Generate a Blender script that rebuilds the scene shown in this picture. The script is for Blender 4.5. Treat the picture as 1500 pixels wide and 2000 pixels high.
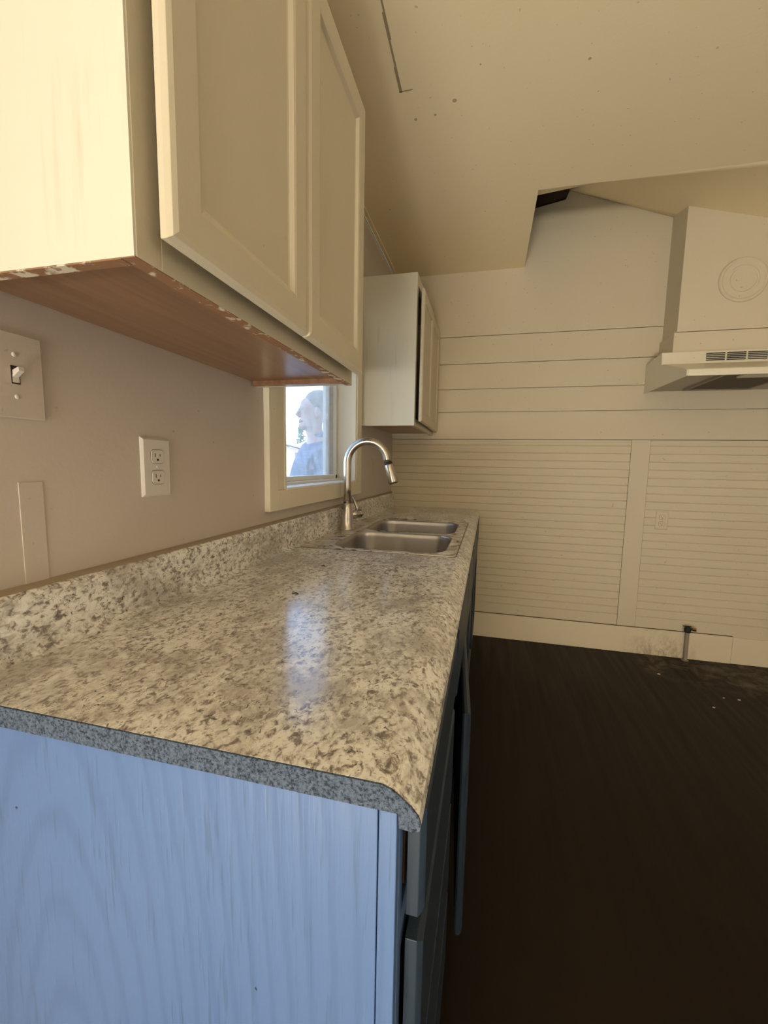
import bpy, bmesh, math, random
from mathutils import Vector, Matrix
random.seed(7)
for o in list(bpy.data.objects): bpy.data.objects.remove(o)
C = bpy.context.scene.collection
S = bpy.context.scene

# ---------------------------------------------------------------- camera
cam = bpy.data.cameras.new('camera'); co = bpy.data.objects.new('camera', cam); C.objects.link(co)
cam.sensor_fit = 'VERTICAL'; cam.sensor_height = 36; cam.lens = 819.7*36/2000; cam.clip_start = .02; cam.clip_end = 400
ca, cb, cc = .1123, .2401, -.0183
fwd = Vector((-math.sin(cb)*math.cos(ca), math.cos(cb)*math.cos(ca), -math.sin(ca)))
rt = Vector((math.cos(cb), math.sin(cb), 0)); dn = fwd.cross(rt)
r2 = math.cos(cc)*rt+math.sin(cc)*dn; d2 = -math.sin(cc)*rt+math.cos(cc)*dn
M = Matrix((r2, -d2, -fwd)).transposed().to_4x4(); M.translation = Vector((.681, 0, 1.2081))
co.matrix_world = M
S.camera = co
# ---------------------------------------------------------------- light
S.view_settings.view_transform = 'Standard'; S.view_settings.look = 'None'
S.view_settings.gamma = 1; S.view_settings.use_curve_mapping = False
S.view_settings.exposure = 0.0
W = bpy.data.worlds.new('sky'); S.world = W; W.use_nodes = True
nt = W.node_tree; bg = nt.nodes['Background']
sk = nt.nodes.new('ShaderNodeTexSky'); sk.sky_type = 'NISHITA'; sk.sun_disc = False
sk.sun_elevation = math.radians(42); sk.sun_rotation = math.radians(150); sk.air_density = 1.0; sk.dust_density = .25; sk.ozone_density = 2.0
nt.links.new(sk.outputs[0], bg.inputs[0]); bg.inputs[1].default_value = .85
def lamp(name, typ, loc, rot, energy, col, **k):
    l = bpy.data.lights.new(name, typ); l.energy = energy; l.color = col
    for a, b in k.items(): setattr(l, a, b)
    o = bpy.data.objects.new(name, l); C.objects.link(o); o.location = loc; o.rotation_euler = rot; return o
lamp('sun', 'SUN', (4, -6, 8), (math.radians(48), 0, math.radians(28)), 6.0, (1, .94, .84), angle=math.radians(.6))
# area lamps added for assumed daylight in the wider room behind the camera
lamp('assumed_near_bounce', 'AREA', (.30, -1.15, .03), (math.radians(170), 0, 0), 42, (1.0, .93, .78), shape='RECTANGLE', size=.7, size_y=.8)  # assumed low upward light, lamp added; no sunlit patch on the floor
lamp('assumed_far_bounce', 'AREA', (.35, -4.0, .04), (math.radians(167), 0, 0), 300, (1.0, .94, .80), shape='RECTANGLE', size=1.5, size_y=.9)  # second added lamp for assumed low light, further back
lamp('rear_fill', 'AREA', (-.35, -4.45, 1.0), (math.radians(92), 0, 0), 20, (.88, .94, 1.0), shape='RECTANGLE', size=1.6, size_y=1.9)  # added cool fill lamp, the rear wall has no glass door
lamp('left_fill', 'AREA', (-2.4, -3.2, .55), Vector((.62, .72, .22)).to_track_quat('-Z', 'Y').to_euler(), 100, (.90, .95, 1.0), shape='RECTANGLE', size=1.3, size_y=.9)  # added lamp for assumed light from the left, no window in that wall
lamp('right_fill', 'AREA', (2.97, -.9, 1.5), (0, math.radians(90), 0), 5, (1.0, .93, .82), shape='RECTANGLE', size=.9, size_y=1.0)  # added fill lamp, no window in the right wall

# ---------------------------------------------------------------- materials
def mat(name, base, rough=.6, metal=0, spec=.5):
    m = bpy.data.materials.new(name); m.use_nodes = True
    p = m.node_tree.nodes['Principled BSDF']
    p.inputs['Base Color'].default_value = (*base, 1); p.inputs['Roughness'].default_value = rough
    p.inputs['Metallic'].default_value = metal; p.inputs['Specular IOR Level'].default_value = spec
    return m
class N:
    def __init__(s, m): s.m = m; s.t = m.node_tree; s.p = s.t.nodes['Principled BSDF']; s.tc = s.t.nodes.new('ShaderNodeTexCoord')
    def mp(s, scale, rot=(0, 0, 0), loc=(0, 0, 0)):
        n = s.t.nodes.new('ShaderNodeMapping'); n.inputs['Scale'].default_value = scale; n.inputs['Rotation'].default_value = rot
        n.inputs['Location'].default_value = loc
        s.t.links.new(s.tc.outputs['Object'], n.inputs[0]); return n.outputs[0]
    def noise(s, v, sc=5, det=4, rough=.5, dist=0):
        n = s.t.nodes.new('ShaderNodeTexNoise'); n.inputs['Scale'].default_value = sc; n.inputs['Detail'].default_value = det
        n.inputs['Roughness'].default_value = rough; n.inputs['Distortion'].default_value = dist
        s.t.links.new(v, n.inputs['Vector']); return n.outputs['Fac']
    def ramp(s, f, *st):
        n = s.t.nodes.new('ShaderNodeValToRGB'); e = n.color_ramp.elements
        while len(e) < len(st): e.new(.5)
        for i, (p, c) in enumerate(st):
            e[i].position = p; e[i].color = (*c, 1) if isinstance(c, tuple) else (c, c, c, 1)
        s.t.links.new(f, n.inputs[0]); return n.outputs[0]
    def mix(s, fac, a, b, mode='MIX'):
        n = s.t.nodes.new('ShaderNodeMix'); n.data_type = 'RGBA'; n.blend_type = mode
        for i, x in ((0, fac), (6, a), (7, b)):
            if isinstance(x, (int, float)): n.inputs[i].default_value = x
            elif isinstance(x, tuple): n.inputs[i].default_value = (*x, 1)
            else: s.t.links.new(x, n.inputs[i])
        return n.outputs[2]
    def math(s, op, a, b):
        n = s.t.nodes.new('ShaderNodeMath'); n.operation = op
        for i, x in ((0, a), (1, b)):
            if isinstance(x, (int, float)): n.inputs[i].default_value = x
            else: s.t.links.new(x, n.inputs[i])
        return n.outputs[0]
    def set(s, k, v): s.t.links.new(v, s.p.inputs[k])
    def bump(s, h, st=.2, d=.001):
        n = s.t.nodes.new('ShaderNodeBump'); n.inputs['Strength'].default_value = st; n.inputs['Distance'].default_value = d
        s.t.links.new(h, n.inputs['Height']); s.t.links.new(n.outputs[0], s.p.inputs['Normal'])

def paint(name, base, dirt=(.32, .25, .16), rough=.62, amt=1.0, bumpst=.25):
    m = mat(name, base, rough, spec=.3); n = N(m)
    big = n.noise(n.mp((1, 1, 1)), 2.2, 3)
    c = n.mix(n.ramp(big, (.35, 0.0), (.75, .16*amt)), base, tuple(x*y for x, y in zip(base, (.86, .82, .76))))
    sp = n.noise(n.mp((1, 1, 1)), 60, 1)
    c = n.mix(n.ramp(sp, (.755, 0.0), (.80, .55*amt)), c, dirt)
    n.set('Base Color', c)
    n.bump(n.noise(n.mp((1, 1, 1)), 90, 3), bumpst, .0012)
    return m
PAINT = (.76, .67, .53)
m_wall = paint('wall_paint', (.54, .48, .42))
m_ceil = paint('ceiling_paint', (.92, .79, .53), amt=.8)
m_back = paint('panel_paint', (.64, .565, .42))
m_trim = paint('trim_paint', (.74, .68, .54), rough=.45)
m_cab = paint('cabinet_paint_shaded', (.60, .54, .41), rough=.42, amt=.9)  # same paint as the ends, shade of the door side put into the colour

# cabinet end with faint vertical streaks
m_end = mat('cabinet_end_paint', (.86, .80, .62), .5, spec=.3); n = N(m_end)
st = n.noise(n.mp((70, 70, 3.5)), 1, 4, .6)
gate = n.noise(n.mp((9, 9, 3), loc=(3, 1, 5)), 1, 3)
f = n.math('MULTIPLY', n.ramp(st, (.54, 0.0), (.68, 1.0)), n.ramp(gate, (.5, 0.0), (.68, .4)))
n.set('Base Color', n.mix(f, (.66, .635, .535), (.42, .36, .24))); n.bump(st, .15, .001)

m_wood = mat('raw_veneer', (.45, .24, .12), .28, spec=.5); n = N(m_wood)
g = n.noise(n.mp((60, 2.5, 60)), 1, 5, .6, .4)
n.set('Base Color', n.ramp(g, (.3, (.17, .085, .045)), (.7, (.27, .15, .085)))); n.bump(g, .1, .0006)
m_chip = mat('chipped_edge_wood', (.4, .2, .1), .8); n = N(m_chip)
g = n.noise(n.mp((40, 40, 40)), 1, 5, .6)
n.set('Base Color', n.ramp(g, (.53, (.25, .13, .065)), (.60, (.60, .54, .42))))

# blue painted oak
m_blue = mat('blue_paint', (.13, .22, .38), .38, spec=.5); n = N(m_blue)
wv = n.t.nodes.new('ShaderNodeTexWave'); wv.wave_type = 'RINGS'; wv.rings_direction = 'Y'
wv.inputs['Scale'].default_value = 7; wv.inputs['Distortion'].default_value = 5; wv.inputs['Detail'].default_value = 3; wv.inputs['Detail Scale'].default_value = .8
n.t.links.new(n.mp((1.9, 1, .35), loc=(-.35, 0, -.05)), wv.inputs[0])
pores = n.noise(n.mp((230, 230, 12)), 1, 2)
h = n.math('ADD', n.math('MULTIPLY', wv.outputs['Fac'], .45), n.math('MULTIPLY', pores, .9))
c = n.mix(n.ramp(wv.outputs['Fac'], (.0, .22), (.35, 0.0)), (.108, .19, .40), (.06, .11, .25))
c = n.mix(n.ramp(pores, (.30, .5), (.40, 0.0)), c, (.07, .125, .225))
scr = n.noise(n.mp((14, 14, 20), loc=(5, 3, 2)), 1, 5, .7)
c = n.mix(n.ramp(scr, (.715, 0.0), (.74, .55)), c, (.38, .42, .46))
pin = n.noise(n.mp((1, 1, 1), loc=(2, 0, 7)), 42, 1)
c = n.mix(n.ramp(pin, (.765, 0.0), (.78, .9)), c, (.02, .025, .03))
n.set('Base Color', c); n.bump(h, .5, .0012)
m_blue_dark = mat('blue_front_shaded', (.02, .035, .055), .45, spec=.35); n = N(m_blue_dark)  # fronts' blue darkened, their shade put into the colour
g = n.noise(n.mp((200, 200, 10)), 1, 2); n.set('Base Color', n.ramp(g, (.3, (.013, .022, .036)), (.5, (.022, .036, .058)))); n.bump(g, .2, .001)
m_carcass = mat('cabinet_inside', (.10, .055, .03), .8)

# granite pattern laminate
m_gran = mat('granite_laminate', (.6, .55, .45), .15, spec=.6); n = N(m_gran)
v = n.mp((1, .7, 1), rot=(0, 0, .45))
big = n.noise(v, 7, 4, .6, .5)
mid = n.noise(v, 105, 6, .66, .5)
c = n.ramp(mid, (.35, (.18, .155, .145)), (.42, (.37, .335, .31)), (.475, (.70, .675, .64)), (.55, (.87, .865, .84)))
c = n.mix(n.ramp(n.math('ADD', n.math('MULTIPLY', big, .6), n.math('MULTIPLY', n.noise(v, 48, 5, .7, 1.0), .4)), (.43, .65), (.54, 0.0)), c, (.34, .305, .28))
spk = n.noise(n.mp((1, .75, 1), rot=(0, 0, -.5), loc=(3, 8, 1)), 170, 4, .6, .9)
sg = n.noise(n.mp((1, 1, 1), loc=(9, 2, 3)), 14, 2)
c = n.mix(n.math('MULTIPLY', n.ramp(spk, (.61, 0.0), (.65, .95)), n.ramp(sg, (.40, .2), (.6, 1.0))), c, (.07, .06, .055))
vein = n.noise(n.mp((1, 2.6, 1), rot=(0, 0, .8), loc=(1, 4, 2)), 22, 4, .55, 2.0)
vr = n.ramp(n.math('ABSOLUTE', n.math('SUBTRACT', vein, .5), 0), (.0, 1.0), (.007, 0.0))
c = n.mix(n.math('MULTIPLY', vr, n.ramp(n.noise(v, 6, 2), (.50, 0.0), (.62, .8))), c, (.12, .10, .09))
n.set('Base Color', c)
rr = n.noise(v, 30, 3); n.set('Roughness', n.ramp(rr, (.3, .13), (.7, .20)))
n.p.inputs['Coat Weight'].default_value = .35; n.p.inputs['Coat Roughness'].default_value = .16
n.bump(n.noise(n.mp((1, 1, 1)), 55, 3, .6), .10, .0012)
m_raw = mat('raw_particle_edge', (.2, .24, .3), .95, spec=.15); n = N(m_raw)
g = n.noise(n.mp((1, 1, 1)), 330, 4, .7)
n.set('Base Color', n.ramp(g, (.38, (.03, .038, .055)), (.48, (.09, .12, .175)), (.64, (.15, .19, .26)))); n.bump(g, .9, .003)

m_steel = mat('stainless_steel', (.46, .43, .39), .32, 1.0); n = N(m_steel)
g = n.noise(n.mp((25, 25, 2)), 1, 3); n.set('Roughness', n.ramp(g, (.3, .28), (.7, .42)))
m_rim = mat('stained_steel_rim', (.6, .56, .5), .35, .9); n = N(m_rim)
g = n.noise(n.mp((14, 14, 14)), 1, 6, .7, 1.2)
n.set('Base Color', n.ramp(g, (.40, (.46, .41, .35)), (.5, (.68, .63, .56)), (.60, (.82, .79, .73)))); n.set('Roughness', n.ramp(g, (.4, .22), (.62, .7))); n.set('Metallic', n.ramp(g, (.45, 1.0), (.66, .35)))
m_nickel = mat('brushed_nickel', (.50, .46, .41), .24, 1.0)
m_black = mat('black_rubber', (.012, .011, .01), .6)
m_white = mat('white_plastic', (.62, .575, .53), .3, spec=.5)
m_oldw = paint('painted_plastic', (.70, .63, .53), rough=.45)
m_slot = mat('dark_slot', (.02, .014, .01), .8)
m_hood = paint('hood_enamel', (.74, .69, .55), rough=.32, amt=.5, bumpst=.03)
m_grease = mat('greasy_filter', (.07, .05, .035), .6, .3); n = N(m_grease)
ck = n.noise(n.mp((300, 300, 300)), 1, 2); n.set('Base Color', n.ramp(ck, (.4, (.02, .014, .01)), (.6, (.12, .09, .06)))); n.bump(ck, .6, .002)
m_brass = mat('brass', (.75, .55, .25), .25, 1.0)
m_pipe = mat('grimy_pipe', (.30, .25, .19), .65, .1)
m_caulk = mat('old_caulk', (.30, .235, .165), .8)
m_film = mat('label_residue', (.80, .78, .72), .5)
m_flake = mat('paint_flake', (.7, .66, .6), .7)
m_attic = mat('attic_timber', (.12, .07, .04), .9)

# floor: dark vinyl planks, pale plaster smears by the gas valve
m_floor = mat('dark_plank_floor', (.03, .018, .012), .5, spec=.22); n = N(m_floor)
br = n.t.nodes.new('ShaderNodeTexBrick'); br.inputs['Scale'].default_value = 1; br.inputs['Brick Width'].default_value = 1.2
br.inputs['Row Height'].default_value = .18; br.inputs['Mortar Size'].default_value = .0015
br.inputs['Color1'].default_value = (.012, .007, .0045, 1); br.inputs['Color2'].default_value = (.016, .010, .006, 1); br.inputs['Mortar'].default_value = (.014, .008, .005, 1)
n.t.links.new(n.mp((1, 1, 1), rot=(0, 0, math.radians(90))), br.inputs[0])
g = n.noise(n.mp((30, 1.6, 1)), 1, 4)
c = n.mix(n.ramp(g, (.3, .45), (.7, 0.0)), br.outputs[0], (.010, .006, .0035))
sx = n.t.nodes.new('ShaderNodeSeparateXYZ'); n.t.links.new(n.tc.outputs['Object'], sx.inputs[0])
gx = n.ramp(n.math('MULTIPLY', sx.outputs[0], .25), (.405, 0.0), (.43, 1.0))
gy = n.ramp(n.math('MULTIPLY', n.math('ADD', sx.outputs[1], n.math('MULTIPLY', n.math('SUBTRACT', sx.outputs[0], 1.6), .25)), .25), (.66, 0.0), (.70, 1.0))
sm = n.noise(n.mp((9, 9, 9)), 1, 6, .7, .8)
f = n.math('MULTIPLY', n.math('MULTIPLY', gx, gy), n.ramp(sm, (.46, 0.0), (.66, .55)))
n.set('Base Color', n.mix(f, c, (.20, .165, .125)))
n.set('Roughness', n.ramp(g, (.3, .42), (.7, .6)))

m_stainbase = paint('baseboard_paint', (.72, .63, .47), rough=.5); n = N(m_stainbase)
sx = n.t.nodes.new('ShaderNodeSeparateXYZ'); n.t.links.new(n.tc.outputs['Object'], sx.inputs[0])
a = n.math('ABSOLUTE', n.math('SUBTRACT', sx.outputs[0], 1.82), 0)
f = n.math('MULTIPLY', n.ramp(a, (.03, 1.0), (.24, 0.0)), n.ramp(n.noise(n.mp((22, 22, 12)), 1, 5, .7), (.42, 0.0), (.62, .8)))
f = n.math('MULTIPLY', f, n.ramp(sx.outputs[2], (.05, 1.0), (.15, .15)))
n.set('Base Color', n.mix(f, (.72, .63, .47), (.22, .15, .06)))

# window glass, dusty
m_glass = bpy.data.materials.new('dusty_glass'); m_glass.use_nodes = True; t = m_glass.node_tree; t.nodes.clear()
out = t.nodes.new('ShaderNodeOutputMaterial'); tr = t.nodes.new('ShaderNodeBsdfTransparent'); gl = t.nodes.new('ShaderNodeBsdfGlossy'); gl.inputs['Roughness'].default_value = .02
tl = t.nodes.new('ShaderNodeBsdfTranslucent'); tl.inputs[0].default_value = (.9, .92, .95, 1)
fr = t.nodes.new('ShaderNodeFresnel'); fr.inputs[0].default_value = 1.45
m1 = t.nodes.new('ShaderNodeMixShader'); m2 = t.nodes.new('ShaderNodeMixShader')
tc = t.nodes.new('ShaderNodeTexCoord'); no = t.nodes.new('ShaderNodeTexNoise'); no.inputs['Scale'].default_value = 25; no.inputs['Detail'].default_value = 8; no.inputs['Roughness'].default_value = .75
ra = t.nodes.new('ShaderNodeMapRange'); ra.inputs[1].default_value = .4; ra.inputs[2].default_value = .75; ra.inputs[3].default_value = .10; ra.inputs[4].default_value = .32
fm = t.nodes.new('ShaderNodeMath'); fm.operation = 'MULTIPLY'; fm.inputs[1].default_value = .3
t.links.new(tc.outputs['Object'], no.inputs['Vector']); t.links.new(no.outputs[0], ra.inputs[0]); t.links.new(fr.outputs[0], fm.inputs[0])
t.links.new(ra.outputs[0], m1.inputs[0]); t.links.new(tr.outputs[0], m1.inputs[1]); t.links.new(tl.outputs[0], m1.inputs[2])
t.links.new(fm.outputs[0], m2.inputs[0]); t.links.new(m1.outputs[0], m2.inputs[1]); t.links.new(gl.outputs[0], m2.inputs[2]); t.links.new(m2.outputs[0], out.inputs[0])

# ---------------------------------------------------------------- builders
def obj(name, bm, m, parent=None, smooth=False, bevel=0, angle=35):
    me = bpy.data.meshes.new(name)
    bmesh.ops.recalc_face_normals(bm, faces=bm.faces[:]); bm.to_mesh(me); bm.free()
    o = bpy.data.objects.new(name, me); C.objects.link(o)
    for x in (m if isinstance(m, (list, tuple)) else [m]): me.materials.append(x)
    if parent:
        o.parent = parent; o.matrix_parent_inverse = Matrix.Translation(-Vector(parent.location))
    if smooth:
        for p in me.polygons: p.use_smooth = True
    if bevel:
        b = o.modifiers.new('bevel', 'BEVEL'); b.width = bevel; b.segments = 2; b.limit_method = 'ANGLE'; b.angle_limit = math.radians(angle)
    return o
def thing(name, label, cat, loc=(0, 0, 0), group=None):
    o = bpy.data.objects.new(name, None); C.objects.link(o); o.location = loc; o.empty_display_size = .05
    o['label'] = label; o['category'] = cat
    if group: o['group'] = group
    return o
def tag(o, label, cat, group=None):
    o['label'] = label; o['category'] = cat
    if group: o['group'] = group
    return o
def struct(name, bm, m, **k):
    o = obj(name, bm, m, **k); o['kind'] = 'structure'; return o
def box(bm, x0, y0, z0, x1, y1, z1, mi=0):
    vs = [bm.verts.new((x, y, z)) for x in (x0, x1) for y in (y0, y1) for z in (z0, z1)]
    for f in ((0, 1, 3, 2), (4, 6, 7, 5), (0, 4, 5, 1), (2, 3, 7, 6), (0, 2, 6, 4), (1, 5, 7, 3)):
        bm.faces.new([vs[i] for i in f]).material_index = mi
    return bm
def boxes(*bs):
    bm = bmesh.new()
    for b in bs: box(bm, *b)
    return bm
def prism(bm, pts, axis, a, b, mi=0):
    """closed polygon pts in the two other axes, extruded along axis from a to b"""
    def P(p, t):
        if axis == 'x': return (t, p[0], p[1])
        if axis == 'y': return (p[0], t, p[1])
        return (p[0], p[1], t)
    A = [bm.verts.new(P(p, a)) for p in pts]; B = [bm.verts.new(P(p, b)) for p in pts]; n_ = len(pts)
    for i in range(n_):
        j = (i+1) % n_; bm.faces.new((A[i], A[j], B[j], B[i])).material_index = mi
    bm.faces.new(A[::-1]).material_index = mi; bm.faces.new(B).material_index = mi
    return bm
def tube(bm, pts, rad, seg=16, caps=True):
    pts = [Vector(p) for p in pts]
    rads = rad if isinstance(rad, (list, tuple)) else [rad]*len(pts)
    rings = []; up = None
    for i, p in enumerate(pts):
        d = (pts[min(i+1, len(pts)-1)]-pts[max(i-1, 0)]).normalized()
        if up is None: up = d.orthogonal().normalized()
        up = (up-d*up.dot(d)).normalized(); s = d.cross(up)
        rings.append([bm.verts.new(p+rads[i]*(math.cos(2*math.pi*k/seg)*up+math.sin(2*math.pi*k/seg)*s)) for k in range(seg)])
    for a, b in zip(rings, rings[1:]):
        for k in range(seg): bm.faces.new((a[k], a[(k+1) % seg], b[(k+1) % seg], b[k]))
    if caps: bm.faces.new(rings[0][::-1]); bm.faces.new(rings[-1])
    return bm
def rrect(cx, cy, w, h, r, z, seg=8):
    out = []
    for (sx, sy, a0) in ((1, 1, 0), (-1, 1, 90), (-1, -1, 180), (1, -1, 270)):
        for k in range(seg+1):
            a = math.radians(a0+90*k/seg)
            out.append((cx+sx*(w/2-r)+r*math.cos(a), cy+sy*(h/2-r)+r*math.sin(a), z))
    return out
def loopstrip(bm, A, B):
    n_ = len(A)
    for i in range(n_): bm.faces.new((A[i], A[(i+1) % n_], B[(i+1) % n_], B[i]))

# ---------------------------------------------------------------- the setting
D = 2.9906; H = .9098; YN = .3547; ZC = 2.487; XE = .8499; Y1 = 2.2067; XR = 3.05; YR = -4.6; YW = -.8; XL = -2.6
struct('floor', boxes((-.12, YW, -.1, XR+.12, D+.12, 0), (XL-.12, YR-.12, -.1, XR+.12, YW, 0)), m_floor)
# left wall with the window opening
wy0, wy1, wz0, wz1 = 1.297, 2.095, 1.118, 1.872
bm = boxes((-.12, YW, 0, 0, wy0, ZC-.007), (-.12, wy1, 0, 0, D, ZC-.007), (-.12, wy0, 0, 0, wy1, wz0), (-.12, wy0, wz1, 0, wy1, ZC-.007))
struct('wall_left', bm, m_wall)
struct('wall_right', boxes((XR, YR, 0, XR+.12, D, 3.3)), m_wall)
# rear wall behind the camera
struct('wall_rear', boxes((XL-.12, YR-.12, 0, XR+.12, YR, 3.3)), m_wall)
struct('wall_far_left', boxes((XL-.12, YR, 0, XL, YW, 3.3)), m_wall)
struct('wall_return', boxes((XL-.12, YW, 0, -.12, YW+.12, 3.3)), m_wall)
# back wall: beaded panel below, four boards, smooth board above; profile in (y,z)
def back_profile(x0, x1, bm, boards=True):
    pts = [(D+.02, 0), (D, 0)]; z = .2
    k = 0
    while z < 1.385:
        if z > .2:
            pts += [(D, z-.0035), (D+.0045, z-.0006), (D+.0045, z+.0006), (D, z+.0035)]
        z += .0502
    top = [1.576, 1.729] + ([1.896, 2.075] if boards else [])
    pts += [(D, 1.390), (D+.006, 1.3905), (D+.006, 1.394), (D-.003, 1.3945)]
    for t_ in top: pts += [(D-.003, t_-.0026), (D+.012, t_-.0024), (D+.012, t_+.0024), (D-.003, t_+.0026)]
    if boards: pts += [(D-.003, 2.090), (D, 2.091)]
    pts += [(D, 2.3), (D+.02, 2.3)]
    prism(bm, pts, 'x', x0, x1)
bm = bmesh.new(); back_profile(0, 1.676, bm); back_profile(1.676, XR, bm, False)
# upper board whose top follows the sloping ceiling, left corner left ragged below it
up = [(0, 2.3), (XR, 2.3), (XR, 2.50), (2.16, 2.515), (1.678, 2.695), (1.095, 2.914), (1.075, 2.865), (.90, 2.836), (.84, 2.80), (.84, 2.5), (0, 2.5)]
prism(bm, up, 'y', D, D+.02)
o = struct('wall_back', bm, m_back)
struct('wall_behind', boxes((-.12, D+.1, 0, XR+.12, D+.2, 3.3)), m_attic)
# ceiling
bm = boxes((0, YW, ZC, XR, Y1, ZC+.013), (XL, YR, ZC, XR, YW, ZC+.013), (0, Y1, ZC, XE, D, ZC+.013))
struct('ceiling', bm, m_ceil)
def zw(x): return max(2.914-(x-1.095)*.376, 2.495)
bm = bmesh.new(); ny = 12
def sheet(xs, reach, risef):
    grid = [[bm.verts.new((x, Y1+(D-Y1)*j/ny*reach+.001, ZC+.001+risef(x)*j/ny*reach)) for j in range(ny+1)] for x in xs]
    for A, B in zip(grid, grid[1:]):
        for j in range(ny): bm.faces.new((A[j], B[j], B[j+1], A[j+1]))
sheet([XE+(1.09-XE)*i/8 for i in range(9)], .16, lambda x: .30+.127*(x-XE)/(1.095-XE))
sheet([1.09+(XR-1.09)*i/30 for i in range(31)], 1, lambda x: zw(x)-ZC)
o = struct('ceiling_slope', bm, m_ceil, smooth=True)
so = o.modifiers.new('s', 'SOLIDIFY'); so.thickness = .012; so.offset = 1
struct('roof', boxes((-.3, YW, 3.3, XR+.4, D+.3, 3.4), (XL-.3, YR-.3, 3.3, XR+.4, YW, 3.4), (-.12, YW, ZC+.05, -.02, D+.1, 3.3)), m_attic)  # unseen slabs added over the attic to keep sky light out
# attic joist seen through the torn corner
struct('trim_4', boxes((.5, 2.86, 2.93, 1.35, 2.905, 3.05)), m_attic)
# ceiling crack and nail pops as real dents' rims
bm = bmesh.new()
pts = [(.335, 1.22), (.338, 1.30), (.331, 1.38), (.335, 1.47), (.328, 1.565)]
for a, b in zip(pts, pts[1:]): box(bm, min(a[0], b[0])-.0012, a[1], ZC-.0012, max(a[0], b[0])+.0008, b[1], ZC+.001)
box(bm, .325, 1.560, ZC-.0012, .372, 1.563, ZC+.001)
struct('trim_5', bm, mat('ceiling_crack', (.34, .27, .17), .9))
bm = bmesh.new()
for x, y, r in ((.509, 1.637, .008), (.362, 1.688, .006), (.435, 1.683, .005), (.934, 1.575, .005), (.60, 1.52, .003)):
    bmesh.ops.create_cone(bm, cap_ends=True, segments=12, radius1=r, radius2=r*.7, depth=.0016, matrix=Matrix.Translation((x, y, ZC)))
struct('trim_6', bm, mat('nail_pop', (.50, .39, .25), .8))
# crown strip on the left
struct('trim_1', boxes((.004, YW, ZC-.006, .026, D, ZC+.001)), m_ceil, bevel=.002)
m_dark_line = mat('dark_line', (.16, .115, .075), .9)  # shade painted as dark strips: joint gaps and sink rim outline
struct('trim_shade_strips', boxes((1.5555, D-.0012, .178, 1.557, D+.003, 1.391), (1.664, D-.0012, .178, 1.6655, D+.003, 1.391), (0, D-.0035, 1.3915, XR, D+.003, 1.3935), (0, D-.012, .1752, 2.216, D+.003, .1775)), m_dark_line)
# batten, baseboard, duct chase
struct('trim_2', boxes((1.557, D-.004, .178, 1.664, D+.004, 1.3915)), m_back, bevel=.0012)
struct('baseboard_back', boxes((.0, D-.013, 0, 2.216, D+.002, .175), (2.218, D-.010, 0, XR, D+.002, .170)), m_stainbase, bevel=.002)
struct('baseboard_right', boxes((XR-.013, YW, 0, XR, D, .17)), m_trim)
bm = bmesh.new()
YC = 2.78
def ztop(x, y): return ZC+(zw(x)-ZC)*((y-Y1)/(D-Y1))
x0, x1 = 1.678, 2.72
vs = []
for (x, y, z) in ((x0, YC, 1.98), (x1, YC, 1.98), (x1, D, 1.98), (x0, D, 1.98)): vs.append(bm.verts.new((x, y, z)))
vt = [bm.verts.new((x, y, ztop(x, y)+.008)) for (x, y) in ((x0, YC), (x1, YC), (x1, D), (x0, D))]
for i in range(4): bm.faces.new((vs[i], vs[(i+1) % 4], vt[(i+1) % 4], vt[i]))
bm.faces.new(vs[::-1]); bm.faces.new(vt)
box(bm, 1.664, YC-.003, 1.862, x1+.014, D, 1.976)
struct('wall_chase', bm, m_back, bevel=.002)
# patched strip of board on the left wall beside the switch
struct('trim_3', boxes((0, .478, .99, .0014, .514, 1.172)), m_wall, bevel=.0006)

# window: jamb liner, casing, sill, sash, pane
wroot = bpy.data.objects.new('window_1', None); C.objects.link(wroot); wroot.location = (0, (wy0+wy1)/2, wz0); wroot['kind'] = 'structure'
T = .02
bm = boxes((0, wy0-.105, wz1, T, wy1+.075, wz1+.082),
           (0, wy0-.105, wz0-.066, T, wy0-.05, wz1), (0, wy0-.05, wz0, T-.004, wy0, wz1), (0, wy1, wz0, T, wy1+.075, wz1), (0, wy0-.05, wz0-.066, T, wy1+.075, wz0))
obj('window_casing', bm, m_trim, wroot, bevel=.002)
bm = boxes((-.12, wy0, wz0, T-.002, wy0+.012, wz1), (-.12, wy1-.012, wz0, T-.006, wy1, wz1), (-.12, wy0, wz1-.012, T-.006, wy1, wz1))
obj('window_jamb', bm, m_trim, wroot, bevel=.001)
obj('window_sill', boxes((-.13, wy0+.012, wz0-.002, T+.001, wy1-.012, wz0+.006), (-.13, wy0+.012, wz0+.006, -.06, wy1-.012, wz0+.016)), mat('sill_paint', (.82, .78, .68), .4), wroot, bevel=.001)
a0, a1, b0, b1 = wy0+.014, wy1-.014, wz0+.016, wz1-.014
m_vinyl = mat('sash_vinyl', (.78, .78, .72), .35)
bm = boxes((-.118, a0, b0, -.085, a0+.03, b1), (-.118, a1-.02, b0, -.085, a1, b1), (-.118, a0, b0, -.085, a1, b0+.02), (-.118, a0, b1-.03, -.085, a1, b1))
# outer sash stile seen through the dusty pane
box(bm, -.135, a1-.075, b0, -.118, a1-.012, b1); box(bm, -.135, a0+.012, b0, -.118, a0+.05, b1)
obj('window_frame', bm, m_vinyl, wroot, bevel=.002)
obj('glass_pane', boxes((-.104, a0+.03, b0+.02, -.101, a1-.02, b1-.03)), m_glass, wroot)

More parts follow.
